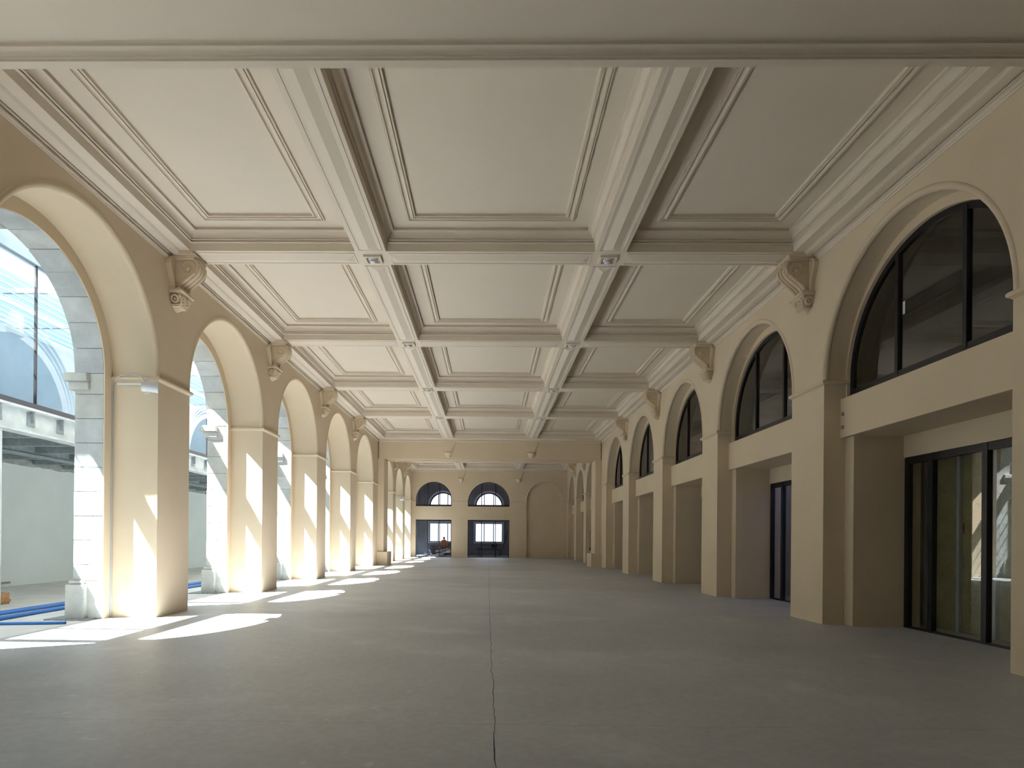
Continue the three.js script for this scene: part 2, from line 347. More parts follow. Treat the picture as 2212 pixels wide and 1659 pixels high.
{
  const sw = group('stud_wall', 'olive insulation boards between zinc studs behind the nearest right door', 'stud wall');
  let s = 7.9, k = 0;
  for (const e of [9.05, 9.88, 10.71, 11.54, 12.4, 12.96]) {
    mesh('insulation_board', rbox(8.62, 8.74, 0, 3.9, s + 0.03, e - 0.03, 0.02), M.wool, sw);
    mesh('stud', [box(8.565, 8.58, 0, 3.9, e - 0.032, e + 0.032), box(8.58, 8.7, 0, 3.9, e - 0.032, e - 0.028), box(8.56, 8.566, 0, 3.9, e - 0.006, e + 0.006)], M.zinc, sw);
    s = e; k++;
  }
  for (const [s1, y, w, h] of [[11.12, 2.32, 0.16, 0.08], [11.05, 1.1, 0.2, 0.05], [11.62, 2.5, 0.04, 0.16], [11.46, 1.9, 0.03, 0.22], [12.6, 1.0, 0.06, 0.25]]) {
    const g = new THREE.IcosahedronGeometry(0.5, 2), p = g.attributes.position;
    for (let i = 0; i < p.count; i++) { const q = 0.75 + 0.5 * hash(Math.round(p.getX(i) * 99), Math.round(p.getY(i) * 99), Math.round(p.getZ(i) * 99) + 5); p.setXYZ(i, p.getX(i) * q * 0.06, p.getY(i) * q * h, p.getZ(i) * q * w); }
    g.computeVertexNormals(); g.translate(8.625, y, -s1); mesh('torn_tuft', g, M.woolTorn, sw);
  }
  const b2 = structure('wall_closet', 'pale lavender board wall behind the second right door', 'wall');
  mesh('lavender_board', box(9.2, 9.3, 0, 4.1, 13.4, 18.7), M.lavender, b2);
  const tl = group('tube_lamp', 'cool white tube lamp in the room behind the second right door', 'lamp');
  mesh('lamp_body', rbox(8.33, 8.41, 3.84, 3.96, 14.6, 17.4, 0.01), M.white, tl);
  mesh('lamp_tube', rod(V(8.432, 3.9, 14.7), V(8.432, 3.9, 17.3), 0.018), new THREE.MeshStandardMaterial({ color: 0xffffff, emissive: new THREE.Color().setRGB(0.8, 0.85, 1), emissiveIntensity: 2 }), tl);
  const la = new THREE.RectAreaLight(new THREE.Color().setRGB(0.68, 0.73, 1), 26, 2.6, 0.08); la.position.set(8.46, 3.9, -16); la.rotation.y = -Math.PI / 2; tl.add(la);
}

// ------------------------------------------------------------------ ceiling
const Y0 = 7.52;
const coffer = [[0, Y0], [0.01, Y0 + 0.002], [0.016, Y0 + 0.155], [0.04, Y0 + 0.158], ...arcPts(0.038, Y0 + 0.172, 0.014, -90, 60, 5), [0.03, Y0 + 0.186], [0.03, Y0 + 0.2], [0.074, Y0 + 0.203], [0.074, Y0 + 0.222], [0.062, Y0 + 0.224], [0.062, Y0 + 0.234],
  ...arcPts(0.172, Y0 + 0.238, 0.098, 180, 90, 8, 0.112), [0.186, Y0 + 0.352], [0.186, Y0 + 0.366], [0.176, Y0 + 0.368], [0.178, Y0 + 0.408], [0.205, Y0 + 0.41],
  [0.5, Y0 + 0.41], [0.502, Y0 + 0.37], [0.526, Y0 + 0.367], [0.527, Y0 + 0.378], [0.534, Y0 + 0.378], [0.535, Y0 + 0.352], [0.556, Y0 + 0.35], [0.557, Y0 + 0.368], [0.564, Y0 + 0.368], ...arcPts(0.602, Y0 + 0.364, 0.036, 175, 10, 6, 0.026), [0.642, Y0 + 0.35], [0.655, Y0 + 0.35], [0.656, Y0 + 0.38], [0.663, Y0 + 0.38], [0.664, Y0 + 0.366], [0.69, Y0 + 0.37], [0.692, Y0 + 0.424], [0.705, Y0 + 0.424]];
const cornice = [[0, 7.345], [0.018, 7.348], [0.03, 7.372], [0.045, 7.376], [0.05, 7.395], [0.03, 7.402], [0.03, 7.44], [0.055, 7.446], ...arcPts(0.055, 7.458, 0.012, -90, 60, 4), [0.058, 7.492], [0.085, 7.492], [0.085, 7.462], [0.098, 7.458], ...arcPts(0.1, 7.52, 0.15, -80, -8, 8, 0.06), [0.262, 7.512], [0.268, Y0], [0.29, Y0], [0.455, Y0]];
const colX = [[XL + 0.455, -2.807], [-2.187, 2.113], [2.733, XR - 0.455]];
const beamX = [[-2.807, -2.187], [2.113, 2.733]];
{
  const ceil = structure('ceiling', 'coffered cream plaster ceiling with moulded panels and cross beams', 'ceiling');
  mesh('roof_slab', box(XL - 0.9, XR + 0.4, Y0 + 0.44, TOP + 0.1, S0, S1 + 0.3), M.ceiling, ceil);
  // soffit bar: a low hipped prism in a shallow frame
  const prism = (x0, x1, s0, s1, alongS) => {
    const h = 0.05, w = (alongS ? x1 - x0 : s1 - s0) / 2, y = Y0 + 0.001;
    const c = [[x0, y, -s0], [x1, y, -s0], [x1, y, -s1], [x0, y, -s1]];
    const r = alongS ? [[(x0 + x1) / 2, y - h, -(s0 + w)], [(x0 + x1) / 2, y - h, -(s1 - w)]] : [[x0 + w, y - h, -(s0 + s1) / 2], [x1 - w, y - h, -(s0 + s1) / 2]];
    const f = alongS ? [c[0], c[1], r[0], c[1], c[2], r[1], c[1], r[1], r[0], c[2], c[3], r[1], c[3], c[0], r[0], c[3], r[0], r[1]] : [c[3], c[0], r[0], c[0], c[1], r[1], c[0], r[1], r[0], c[1], c[2], r[1], c[2], c[3], r[0], c[2], r[0], r[1]];
    const g = new THREE.BufferGeometry(); g.setAttribute('position', new THREE.Float32BufferAttribute(f.flat(), 3)); g.computeVertexNormals(); metreUV(g); return g;
  };
  const fillets = (x0, x1, s0, s1) => ring([[0, Y0], [0.0, Y0 - 0.012], [0.03, Y0 - 0.012], [0.034, Y0 + 0.001]], x0, x1, s0, s1);
  const sections = [
    { lo: 6.212, hi: 37.1, beams: [0, 1, 2, 3].map((k) => ZN + PW / 2 + k * P) },
    { lo: 38.5, hi: S1, beams: [43.55, 48.36] },
    { lo: S0, hi: 4.83, beams: [-0.3, -5.1] },
  ];
  for (const { lo, hi, beams } of sections) {
    mesh('wall_cornice', ring(cornice, XL, XR, lo, hi, 0.6), M.ceiling, ceil);
    const edges = [lo + 0.455, ...beams.flatMap((b) => [b - 0.31, b + 0.31]), hi - 0.455];
    for (let r = 0; r < edges.length; r += 2) {
      colX.forEach(([x0, x1]) => {
        const [a, b] = [edges[r], edges[r + 1]];
        mesh('coffer_moulding', ring(coffer, x0, x1, a, b, 0.55), M.ceiling, ceil);
        mesh('coffer_panel', box(x0 + 0.69, x1 - 0.69, Y0 + 0.422, Y0 + 0.45, a + 0.69, b - 0.69), M.ceiling, ceil);
      });
      for (const [x0, x1] of beamX) {
        const [a, b] = [edges[r], edges[r + 1]];
        mesh('long_beam', [box(x0, x1, Y0, TOP - 0.02, a, b), fillets(x0 + 0.06, x1 - 0.06, a + 0.05, b - 0.05), prism(x0 + 0.14, x1 - 0.14, a + 0.06, b - 0.06, true)], M.ceiling, ceil);
      }
    }
    for (const s of beams) {
      colX.forEach(([x0, x1]) => mesh('cross_beam', [box(x0 - 0.0, x1 + 0.0, Y0, TOP - 0.02, s - 0.31, s + 0.31), fillets(x0 + 0.05, x1 - 0.05, s - 0.25, s + 0.25), prism(x0 + 0.06, x1 - 0.06, s - 0.17, s + 0.17, false)], M.ceiling, ceil));
      for (const [x0, x1] of beamX) mesh('beam_crossing', [box(x0, x1, Y0, TOP - 0.02, s - 0.31, s + 0.31), ring([[0, Y0], [0, Y0 - 0.05], [0.05, Y0 - 0.05], [0.05, Y0 + 0.001]], x0 + 0.13, x1 - 0.13, s - 0.18, s + 0.18)], M.ceiling, ceil);
    }
  }
  const ogee = (inset, dy) => [[inset, GY], [inset, GY + 0.022], [inset + 0.022, GY + 0.026], [inset + 0.022, GY + 0.036], ...arcPts(inset + 0.092, GY + 0.036, 0.06, 180, 90, 6, 0.036), [inset + 0.098, GY + 0.074], [inset + 0.098, GY + 0.105], [inset + 0.112, GY + dy]];
  girders.forEach(([a, b], i) => {
    const x0 = XL + 0.05, x1 = XR - 0.05;
    const gm = mesh('girder', [box(x0, x1, GY + 0.11, TOP - 0.02, a, b), ring([[0, GY + 0.11], [0, GY], [0.1, GY], ...ogee(0.1, 0.111)], x0, x1, a, b, 0.6)], i ? M.plaster : M.ceiling, ceil);
    if (!i) { const zc = (a + b) / 2; gm.geometry.translate(0, 0, zc); gm.position.z = -zc; gm.rotation.y = -0.0025; }   // the near girder sits slightly out of square
  });
}

// ------------------------------------------------------------------ end wall with two glazed openings and a blind niche
const ZE = S1;
const endO = [{ c: -4.8, hw: 1.53 }, { c: -0.1, hw: 1.775 }, { c: 4.69, hw: 1.53 }];
const endTop = 6.44;
{
  const wall = structure('wall_end', 'cream plaster end wall with two glazed openings and a blind arch', 'wall');
  const sh = rect(XL - 0.9, XR + 0.4, 0, TOP);
  for (const o of endO.slice(0, 2)) { sh.holes.push(rect(o.c - o.hw, o.c + o.hw, 0.001, 3.2, THREE.Path)); sh.holes.push(archPath(o.c, o.hw, 4.35, endTop - o.hw)); }
  sh.holes.push(archPath(endO[2].c, endO[2].hw, 0.001, endTop - endO[2].hw));
  mesh('plaster_body', slabS(sh, ZE, ZE + 0.32), M.plaster, wall);
  mesh('niche_back', box(2.9, 6.4, 0, 6.6, ZE + 0.2, ZE + 0.318), M.plaster, wall);
  const xs = [XL, -6.33, -3.27, -1.875, 1.675, 3.16, 6.22, XR];
  for (let i = 0; i < xs.length; i += 2) mesh('impost_band', rbox(xs[i], xs[i + 1], 4.70, 4.78, ZE - 0.045, ZE + 0.02, 0.02), M.plaster, wall);
  const o = endO[2];
  mesh('arch_bead', new THREE.TubeGeometry(new Poly((t) => V(o.c - (o.hw + 0.02) * Math.cos(Math.PI * t), endTop - o.hw + (o.hw + 0.02) * Math.sin(Math.PI * t), ZE)), 40, 0.04, 8), M.plaster, wall);
}
endO.slice(0, 2).forEach((o, i) => {
  const s = ZE + 0.06, sp = endTop - o.hw, side = i ? 'middle of the far end wall' : 'left of the far end wall';
  const w = structure('window_' + (++windowNo), `dark framed half-round lunette at the ${side}`, 'window');
  const fr = archPath(o.c, o.hw, 4.35, sp, THREE.Shape); fr.holes.push(archPath(o.c, o.hw - 0.07, 4.5, sp));
  mesh('frame', slabS(fr, s, s + 0.07), M.black, w);
  const d = structure('door_' + (++doorNo), `dark framed glass door screen at the ${side}`, 'door');
  const fd = rect(o.c - o.hw, o.c + o.hw, 0, 3.2); fd.holes.push(rect(o.c - o.hw + 0.07, o.c + o.hw - 0.07, 0.06, 3.12, THREE.Path));
  mesh('frame', slabS(fd, s, s + 0.07), M.black, d);
  const q = o.hw / 3;
  for (const m of [-q, q]) {
    mesh('mullion', box(o.c + m - 0.035, o.c + m + 0.035, 4.45, sp + Math.sqrt((o.hw - 0.05) ** 2 - m * m), s - 0.01, s + 0.06), M.black, w);
    mesh('stile', box(o.c + m - 0.035, o.c + m + 0.035, 0.04, 3.15, s - 0.01, s + 0.06), M.black, d);
  }
  const cuts = [-o.hw + 0.06, -q, q, o.hw - 0.06];
  for (let k = 0; k < 3; k++) {
    const pg = new THREE.PlaneGeometry(cuts[k + 1] - cuts[k] - 0.05, 3.1); pg.translate(o.c + (cuts[k] + cuts[k + 1]) / 2, 1.58, -(s + 0.03)); mesh('pane', pg, M.tintGlass, d);
    const sh = new THREE.Shape(), a = cuts[k] + 0.02, e = cuts[k + 1] - 0.02, rr = o.hw - 0.06;
    sh.moveTo(o.c + a, 4.48); sh.lineTo(o.c + e, 4.48);
    for (let j = 0; j <= 10; j++) { const u = e + (a - e) * j / 10; sh.lineTo(o.c + u, sp + Math.sqrt(Math.max(0, rr * rr - u * u))); }
    sh.closePath(); const g2 = new THREE.ShapeGeometry(sh); g2.translate(0, 0, -(s + 0.03)); mesh('pane', g2, M.tintGlass, w);
  }
});
// room behind the end wall
const ZR = 60.2;
{
  const r = structure('wall_far', 'grey window wall of the room beyond the end wall', 'wall');
  const sh = rect(-8, 8, 0, TOP);
  const wins = [-4.5, -0.08, 4.4];
  for (const c of wins) { sh.holes.push(rect(c - 1.33, c + 1.33, 1.25, 3.1, THREE.Path)); sh.holes.push(archPath(c, 1.33, 4.2, 4.72)); }
  mesh('back_wall', slabS(sh, ZR, ZR + 0.4), M.endRoom, r);
  const side = rect(ZE + 0.321, ZR, 0, TOP); for (const c of [55.6, 58.4]) side.holes.push(archPath(c, 0.95, 0.001, 3.6));
  mesh('side_wall', slabX(side, -8, -7.6), M.endRoom, structure('wall_far_left', 'grey left wall of the room beyond the end wall with tall openings', 'wall'));
  mesh('side_wall', box(7.6, 8, 0, TOP, ZE + 0.321, ZR), M.endRoom, structure('wall_far_right', 'grey right wall of the room beyond the end wall', 'wall'));
  mesh('room_floor', box(-8, 8, -0.2, 0, ZE + 0.32, ZR + 0.4), M.endFloor, structure('floor_far', 'grey floor of the room beyond the end wall', 'floor'));
  mesh('room_roof', box(-8, 8, TOP, TOP + 0.2, ZE + 0.321, ZR + 0.4), M.endRoom, structure('ceiling_far', 'grey ceiling of the room beyond the end wall', 'ceiling'));
  for (const c of wins) { const q = archPath(c, 1.48, 4.06, 4.72, THREE.Shape); q.holes.push(archPath(c, 1.33, 4.2, 4.72)); const q2 = rect(c - 1.45, c + 1.45, 1.15, 3.2); q2.holes.push(rect(c - 1.33, c + 1.33, 1.25, 3.1, THREE.Path)); mesh('window_surround', [slabS(q, ZR - 0.06, ZR - 0.001), slabS(q2, ZR - 0.03, ZR - 0.001)], M.white, r); }
  wins.slice(0, 2).forEach((c, i) => {
    const w = structure('window_' + (++windowNo), `bright outer window of the room beyond the ${i ? 'middle' : 'left'} end opening`, 'window');
    const s = ZR + 0.1, f1 = rect(c - 1.33, c + 1.33, 1.25, 3.1); f1.holes.push(rect(c - 1.25, c + 1.25, 1.33, 3.02, THREE.Path));
    const f2 = archPath(c, 1.33, 4.2, 4.72, THREE.Shape); f2.holes.push(archPath(c, 1.2, 4.28, 4.72));
    mesh('frame', slabS(f1, s, s + 0.07), M.black, w); mesh('frame', slabS(f2, s, s + 0.07), M.black, w);
    for (const m of [-0.45, 0.45]) { mesh('mullion', box(c + m - 0.045, c + m + 0.045, 1.25, 3.1, s, s + 0.06), M.black, w); mesh('mullion', box(c + m - 0.045, c + m + 0.045, 4.2, 5.9, s, s + 0.06), M.black, w); }
  });
}

// ------------------------------------------------------------------ court, gallery and its roof outside the left arcade
const GX = -10.3;
mesh('wing_face', box(-15.9, -15.3, 4.101, 12.4, S0, S1 + 8), M.wing, structure('wall_wing', 'blue grey clad wing rising behind the glass gallery', 'wall'));
{
  const c = structure('wall_court', 'white plastered wall under the gallery deck outside the left arches', 'wall');
  mesh('plaster_face', box(-15.6, -15.3, -0.3, 4.1, S0, S1 + 8), M.courtWall, c);
  mesh('ragged_top', (() => { const sh = new THREE.Shape(); sh.moveTo(S0, 4.1); sh.lineTo(S0, 3.86); for (let s = S0; s < S1 + 8; s += 0.12) sh.lineTo(s, 3.84 + 0.12 * fbm(s / 64, 0.2, 128, 3, 87)); sh.lineTo(S1 + 8, 4.1); sh.closePath(); return slabX(sh, -15.32, -15.26); })(), M.rough, c);
  const f = structure('floor_court', 'pale dusty screed outside the left arches', 'floor');
  mesh('screed', box(-15.6, -7.72, -0.3, -0.012, S0, S1 + 8), M.courtFloor, f);
  mesh('threshold_edge', box(-7.72, -7.701, -0.2, -0.03, S0, S1), M.darkSteel, f);
  for (const [a, b] of piers.slice(backC.length, backC.length + 7)) mesh('rubble_strip', box(-8.6, -7.74, -0.02, 0.012, a - 0.5, b + 0.3), M.gravel, f);
}
{
  const g = group('glazed_gallery', 'raised glass gallery on a white steel beam outside the left arches', 'gallery');
  const a = S0, b = S1 + 8;
  mesh('steel_beam', [box(GX - 0.2, GX + 0.12, 4.4, 4.45, a, b), box(GX - 0.06, GX - 0.03, 3.92, 4.4, a, b), box(GX - 0.2, GX + 0.12, 3.88, 3.92, a, b)], M.whiteSteel, g);
  mesh('sill', box(GX - 0.12, GX + 0.1, 4.45, 4.57, a, b), M.darkSteel, g);
  mesh('deck', box(-15.262, GX - 0.21, 4.25, 4.42, a, b), M.rough, g);
  mesh('deck_carpet', box(-15.22, GX - 0.21, 4.42, 4.45, a, b), M.darkSteel, g);
  for (let s = a + 0.7; s < b; s += 1.45) mesh('deck_joist', box(-15.255, GX - 0.2, 3.98, 4.25, s, s + 0.14), M.greySteel, g);
  mesh('deck_girder', [box(-13.2, -12.9, 3.86, 3.9, a, b), box(-13.07, -13.03, 3.9, 4.25, a, b)], M.greySteel, g);
  for (let s = 12.94 - 4 * P; s < b; s += P) mesh('column', [box(GX - 0.12, GX + 0.05, -0.012, 3.88, s - 0.12, s + 0.05)], M.whiteSteel, g);
  for (let s = 13.9 - 20 * 0.96; s < b; s += 0.96) { if (s < 5) continue; mesh('bracket_plate', [rbox(GX - 0.03, GX - 0.008, 4.06, 4.36, s - 0.12, s + 0.12, 0.004), box(GX - 0.012, GX + 0.06, 4.14, 4.4, s - 0.02, s + 0.02)], M.greySteel, g); }
  const step = 2.87, first = 14.02 - 8 * step;
  for (let s = first; s < b - step; s += step) {
    mesh('mullion', box(GX - 0.05, GX + 0.012, 4.57, 7.72, s - 0.014, s + 0.014), M.black, g);
    const pg = new THREE.PlaneGeometry(step - 0.04, 3.15); pg.rotateY(Math.PI / 2); pg.translate(GX, 6.145, -(s + step / 2)); mesh('pane', pg, M.galleryGlass, g);
  }
  mesh('head_beam', [box(GX - 0.14, GX + 0.06, 7.72, 7.86, a, b), box(GX - 0.1, GX + 0.02, 7.86, 8.3, a, b)], M.blueGrey, g);
  mesh('back_wall', box(-15.22, -15.05, 4.45, 8.1, a, b), M.blueGrey, g);
  for (let x = -15.0; x < GX - 0.3; x += 0.33) mesh('roof_slat', box(x, x + 0.02, 8.18, 8.22, a, b), M.slat, g);
  for (let s = first; s < b - step; s += step) mesh('roof_rib', box(-15.2, GX - 0.1, 8.22, 8.34, s - 0.05, s + 0.05), M.slat, g);
}
{
  const r = group('court_roof', 'steel cross beams of the open court roof above the gallery', 'roof');
  for (let s = 6.44 - 2 * P; s < S1 + 8; s += P) mesh('roof_beam', box(-15.28, -8.2, 9.95, 10.16, s - 0.11, s + 0.11), M.slat, r);
  mesh('cover_board', box(-15.28, -8.4, 10.18, 10.22, 10.0, 11.3), M.slat, r);
}
const hoses = [
  ['blue conduit lying on the screed closest to the gallery column', [[-10.13, 9], [-10.12, 13.2], [-10.1, 15.2], [-10.13, 20], [-10.12, 27]], 0.035],
  ['blue conduit running beside the gallery edge on the screed', [[-9.99, 9], [-9.97, 12.5], [-9.96, 15], [-10.0, 21], [-9.98, 27]], 0.035],
  ['thick blue conduit along the middle of the court floor', [[-9.35, 9], [-9.38, 11.8], [-9.42, 13.7], [-9.46, 17], [-9.42, 22]], 0.042],
  ['thin blue conduit next to the thick one on the court floor', [[-9.6, 9], [-9.58, 11.8], [-9.6, 13.6], [-9.64, 17], [-9.6, 22]], 0.025],
  ['blue conduit crossing the court floor towards the first stone plinth', [[-9.24, 11.22], [-8.9, 11.29], [-8.3, 11.4], [-7.85, 11.5]], 0.026],
];
for (const [label, pts, r] of hoses) tag(mesh('blue_conduit', tube(pts.map(([x, s]) => V(x, r - 0.012, s)), r, 60, 8), M.blue), label, 'conduit', { group: 'blue conduits on the court floor' });
{
  const bx = group('wooden_crate', 'small wooden crate beside the white gallery column', 'crate');
  mesh('crate_body', rbox(-11.75, -11.42, -0.012, 0.26, 14.4, 14.75, 0.01), M.wood, bx);
  mesh('crate_batten', rbox(-11.41, -11.39, 0.05, 0.11, 14.39, 14.76, 0.006), M.wood, bx);
}
tag(mesh('wall_pipe', tube([V(-15.2, 0.1, 13), V(-15.18, 0.12, 17), V(-15.18, 0.12, 19.6)], 0.03, 30, 8), M.grey), 'thin grey pipe along the foot of the white court wall', 'pipe');

// ------------------------------------------------------------------ carved consoles
function makeConsole() {                             // local: +x away from the wall, y = 0 at the top, z across
  const g = new THREE.Group(), H = M.plaster;
  const ex = (pts, depth, bevel, mat, name, place) => {
    const sh = new THREE.Shape(); pts.forEach(([a, b], i) => sh[i ? 'lineTo' : 'moveTo'](a, b)); sh.closePath();
    const e = new THREE.ExtrudeGeometry(sh, { depth, bevelEnabled: true, bevelThickness: bevel, bevelSize: bevel, bevelOffset: -bevel, bevelSegments: 2 });
    place(e); metreUV(e); return e;
  };
  const lb = (x1, y0, y1, z, r = 0.01) => { const b = new RoundedBoxGeometry(x1 + 0.05, y1 - y0, 2 * z, 2, r); b.translate((x1 - 0.05) / 2, (y0 + y1) / 2, 0); metreUV(b); return b; };
  mesh('cap_block', [lb(0.5, -0.035, 0, 0.34), lb(0.55, -0.065, -0.03, 0.31), lb(0.53, -0.1, -0.06, 0.27), lb(0.5, -0.13, -0.095, 0.25)], H, g);
  const front = new THREE.SplineCurve([[0.5, -0.12], [0.555, -0.19], [0.56, -0.27], [0.52, -0.36], [0.43, -0.45], [0.32, -0.54], [0.23, -0.62], [0.19, -0.69], [0.195, -0.745]].map((p) => new THREE.Vector2(...p))).getPoints(36);
  mesh('scroll_body', ex([[-0.04, -0.12], ...front.map((p) => [p.x - 0.03, p.y]), [-0.04, -0.745]], 0.36, 0.012, H, '', (e) => e.translate(0, 0, -0.18)), H, g);
  for (const z of [-0.18, -0.065, 0.065, 0.18]) mesh('front_rib', tube(front.map((p) => new THREE.Vector3(p.x - 0.022, p.y, z)), Math.abs(z) > 0.1 ? 0.034 : 0.028, 40, 8), H, g);
  for (const sgn of [-1, 1]) {
    const sp = []; for (let i = 0; i <= 60; i++) { const t = i / 60, a = -0.6 + t * 9.4, r = 0.19 - 0.145 * t; sp.push(new THREE.Vector3(0.355 + r * Math.cos(a) * 0.95, -0.31 + r * Math.sin(a), sgn * 0.195)); }
    const eye = new THREE.SphereGeometry(0.055, 16, 10); eye.scale(1, 1, 0.6); eye.translate(0.355, -0.31, sgn * 0.19);
    mesh('volute', [tube(sp, 0.018, 90, 7), eye], H, g);
    const lower = []; for (let i = 0; i <= 30; i++) { const a = 0.5 + i / 30 * 5.6, r = 0.055 - 0.035 * i / 30; lower.push(new THREE.Vector3(0.12 + r * Math.cos(a), -0.65 + r * Math.sin(a), sgn * 0.192)); }
    mesh('lower_volute', tube(lower, 0.012, 40, 6), H, g);
    const ear = new THREE.SplineCurve([[0.2, -0.11], [0.33, -0.12], [0.4, -0.18], [0.415, -0.27], [0.375, -0.37], [0.315, -0.48], [0.27, -0.59], [0.25, -0.68], [0.25, -0.745]].map((p) => new THREE.Vector2(...p))).getPoints(30);
    const eg = ex([...ear.map((p) => [p.x, p.y]), [0.15, -0.745], [0.15, -0.11]].map(([a, b]) => [-sgn * a, b]), 0.1, 0.015, H, '', () => {});
    eg.applyMatrix4(new THREE.Matrix4().set(0, 0, 1, -0.03, 0, 1, 0, 0, -1, 0, 0, 0, 0, 0, 0, 1));
    const es = []; for (let i = 0; i <= 40; i++) { const t = i / 40, a = -0.8 + t * 8.2, r = 0.105 - 0.08 * t; es.push(new THREE.Vector3(0.085, -0.245 + r * Math.sin(a), sgn * (0.305 + r * Math.cos(a) * 0.85))); }
    mesh('side_scroll', [eg, tube(es, 0.016, 60, 6), tube(ear.map((p) => new THREE.Vector3(0.08, p.y, sgn * (p.x - 0.02))), 0.024, 40, 7)], H, g);
  }
  for (let k = 0; k < 7; k++) {                       // small leaves under the cap
    const a = -0.15 + 0.05 * k, l = new THREE.SphereGeometry(0.03, 8, 6); l.scale(0.8, 1.5, 0.8); l.translate(0.56 - Math.abs(a) * 0.15, -0.155 + 0.012 * (k % 2), a); mesh('leaf', l, H, g);
  }
  mesh('lower_cap', [lb(0.245, -0.78, -0.735, 0.27), lb(0.27, -0.81, -0.775, 0.29), lb(0.23, -0.835, -0.805, 0.255)], H, g);
  const bell = new THREE.CylinderGeometry(0.24, 0.13, 0.25, 4, 1); bell.rotateY(Math.PI / 4); bell.scale(1.1, 1, 1.28); bell.translate(0.03, -0.95, 0); metreUV(bell);
  mesh('bell', bell, H, g);
  const ros = (x, y, z, ry, s) => { const t = new THREE.TorusGeometry(0.05 * s, 0.019 * s, 7, 16), e = new THREE.SphereGeometry(0.026 * s, 8, 6); const m = mesh('rosette', [t, e], H, g); m.rotation.set(0.35, ry, 0, 'YXZ'); m.position.set(x, y, z); };
  ros(0.195, -0.935, 0.085, Math.PI / 2, 1.35); ros(0.195, -0.935, -0.085, Math.PI / 2, 1.35); ros(0.095, -0.935, 0.215, 0, 1.35); ros(0.095, -0.935, -0.215, Math.PI, 1.35);
  for (const [x, y, z] of [[0.19, -0.87, 0], [0.16, -1.02, 0.1], [0.16, -1.02, -0.1], [0.16, -1.01, 0], [0.19, -0.87, 0.16], [0.19, -0.87, -0.16]]) { const l = new THREE.SphereGeometry(0.034, 8, 6); l.scale(0.8, 1.3, 1); l.translate(x, y, z); mesh('leaf', l, H, g); }
  for (const z of [-0.2, 0.2]) { const l = new THREE.SphereGeometry(0.045, 8, 6); l.scale(0.9, 1.4, 0.9); l.translate(0.19, -0.87, z); mesh('leaf', l, H, g); }
  mesh('drop_cap', [lb(0.15, -1.075, -1.05, 0.155), lb(0.17, -1.05, -1.03, 0.175)], H, g);
  const drop = new THREE.ConeGeometry(0.15, 0.1, 4); drop.rotateX(Math.PI); drop.rotateY(Math.PI / 4); drop.scale(1, 1, 1.15); drop.translate(0.03, -1.12, 0); metreUV(drop);
  mesh('drop', drop, H, g);
  return g;
}
const consoleProto = makeConsole();
function placeConsole(x, s, turn, label) {
  const c = consoleProto.clone(); c.name = numbered('scroll_console'); scene.add(c);
  c.position.set(x, Y0, -s); c.rotation.y = turn; tag(c, label, 'console', { group: 'carved scroll consoles' });
}
for (let k = 0; k < 4; k++) {
  const s = ZN + PW / 2 + k * P;
  placeConsole(XL, s, 0, `carved scroll console on the left arcade wall, ${ord[k]} from the camera`);
  placeConsole(XR, s, Math.PI, `carved scroll console on the right wall, ${ord[k]} from the camera`);
}
for (const [i, [x0, x1]] of beamX.entries()) {
  const n = i ? 'right' : 'left';
  placeConsole((x0 + x1) / 2, 37.1, Math.PI / 2, `carved scroll console on the far girder under the ${n} long beam`);
  placeConsole((x0 + x1) / 2, ZE, Math.PI / 2, `carved scroll console high on the end wall under the ${n} long beam`);
}
[43.55, 48.36].forEach((s, k) => {
  placeConsole(XL, s, 0, `carved scroll console on the left wall beyond the far girder, ${k ? 'nearer the end wall' : 'nearer the girder'}`);
  placeConsole(XR, s, Math.PI, `carved scroll console on the right wall beyond the far girder, ${k ? 'nearer the end wall' : 'nearer the girder'}`);
});

// ------------------------------------------------------------------ fittings
{
  for (let k = 0; k < 4; k++) for (const [i, [x0, x1]] of beamX.entries()) {
    const d = group('smoke_detector', `white domed detector at the ${ord[k]} beam crossing of the ${i ? 'right' : 'left'} long beam`, 'detector', { group: 'detectors on the beam crossings' });
    d.position.set((x0 + x1) / 2, Y0 - 0.004, -(ZN + PW / 2 + k * P));
    const base = new THREE.CylinderGeometry(0.105, 0.11, 0.03, 28); base.translate(0, -0.015, 0); mesh('base_ring', base, M.plaster, d);
    const pts = [[0, -0.105], [0.03, -0.103], [0.055, -0.092], [0.07, -0.075], [0.074, -0.055], [0.092, -0.05], [0.098, -0.03]].map((p) => new THREE.Vector2(...p));
    const dome = mesh('dome', new THREE.LatheGeometry(pts, 28), M.white, d);
    const slot = new THREE.TorusGeometry(0.072, 0.006, 6, 24); slot.rotateX(Math.PI / 2); slot.translate(0, -0.065, 0); mesh('vent_ring', slot, M.grey, dome);
  }
}
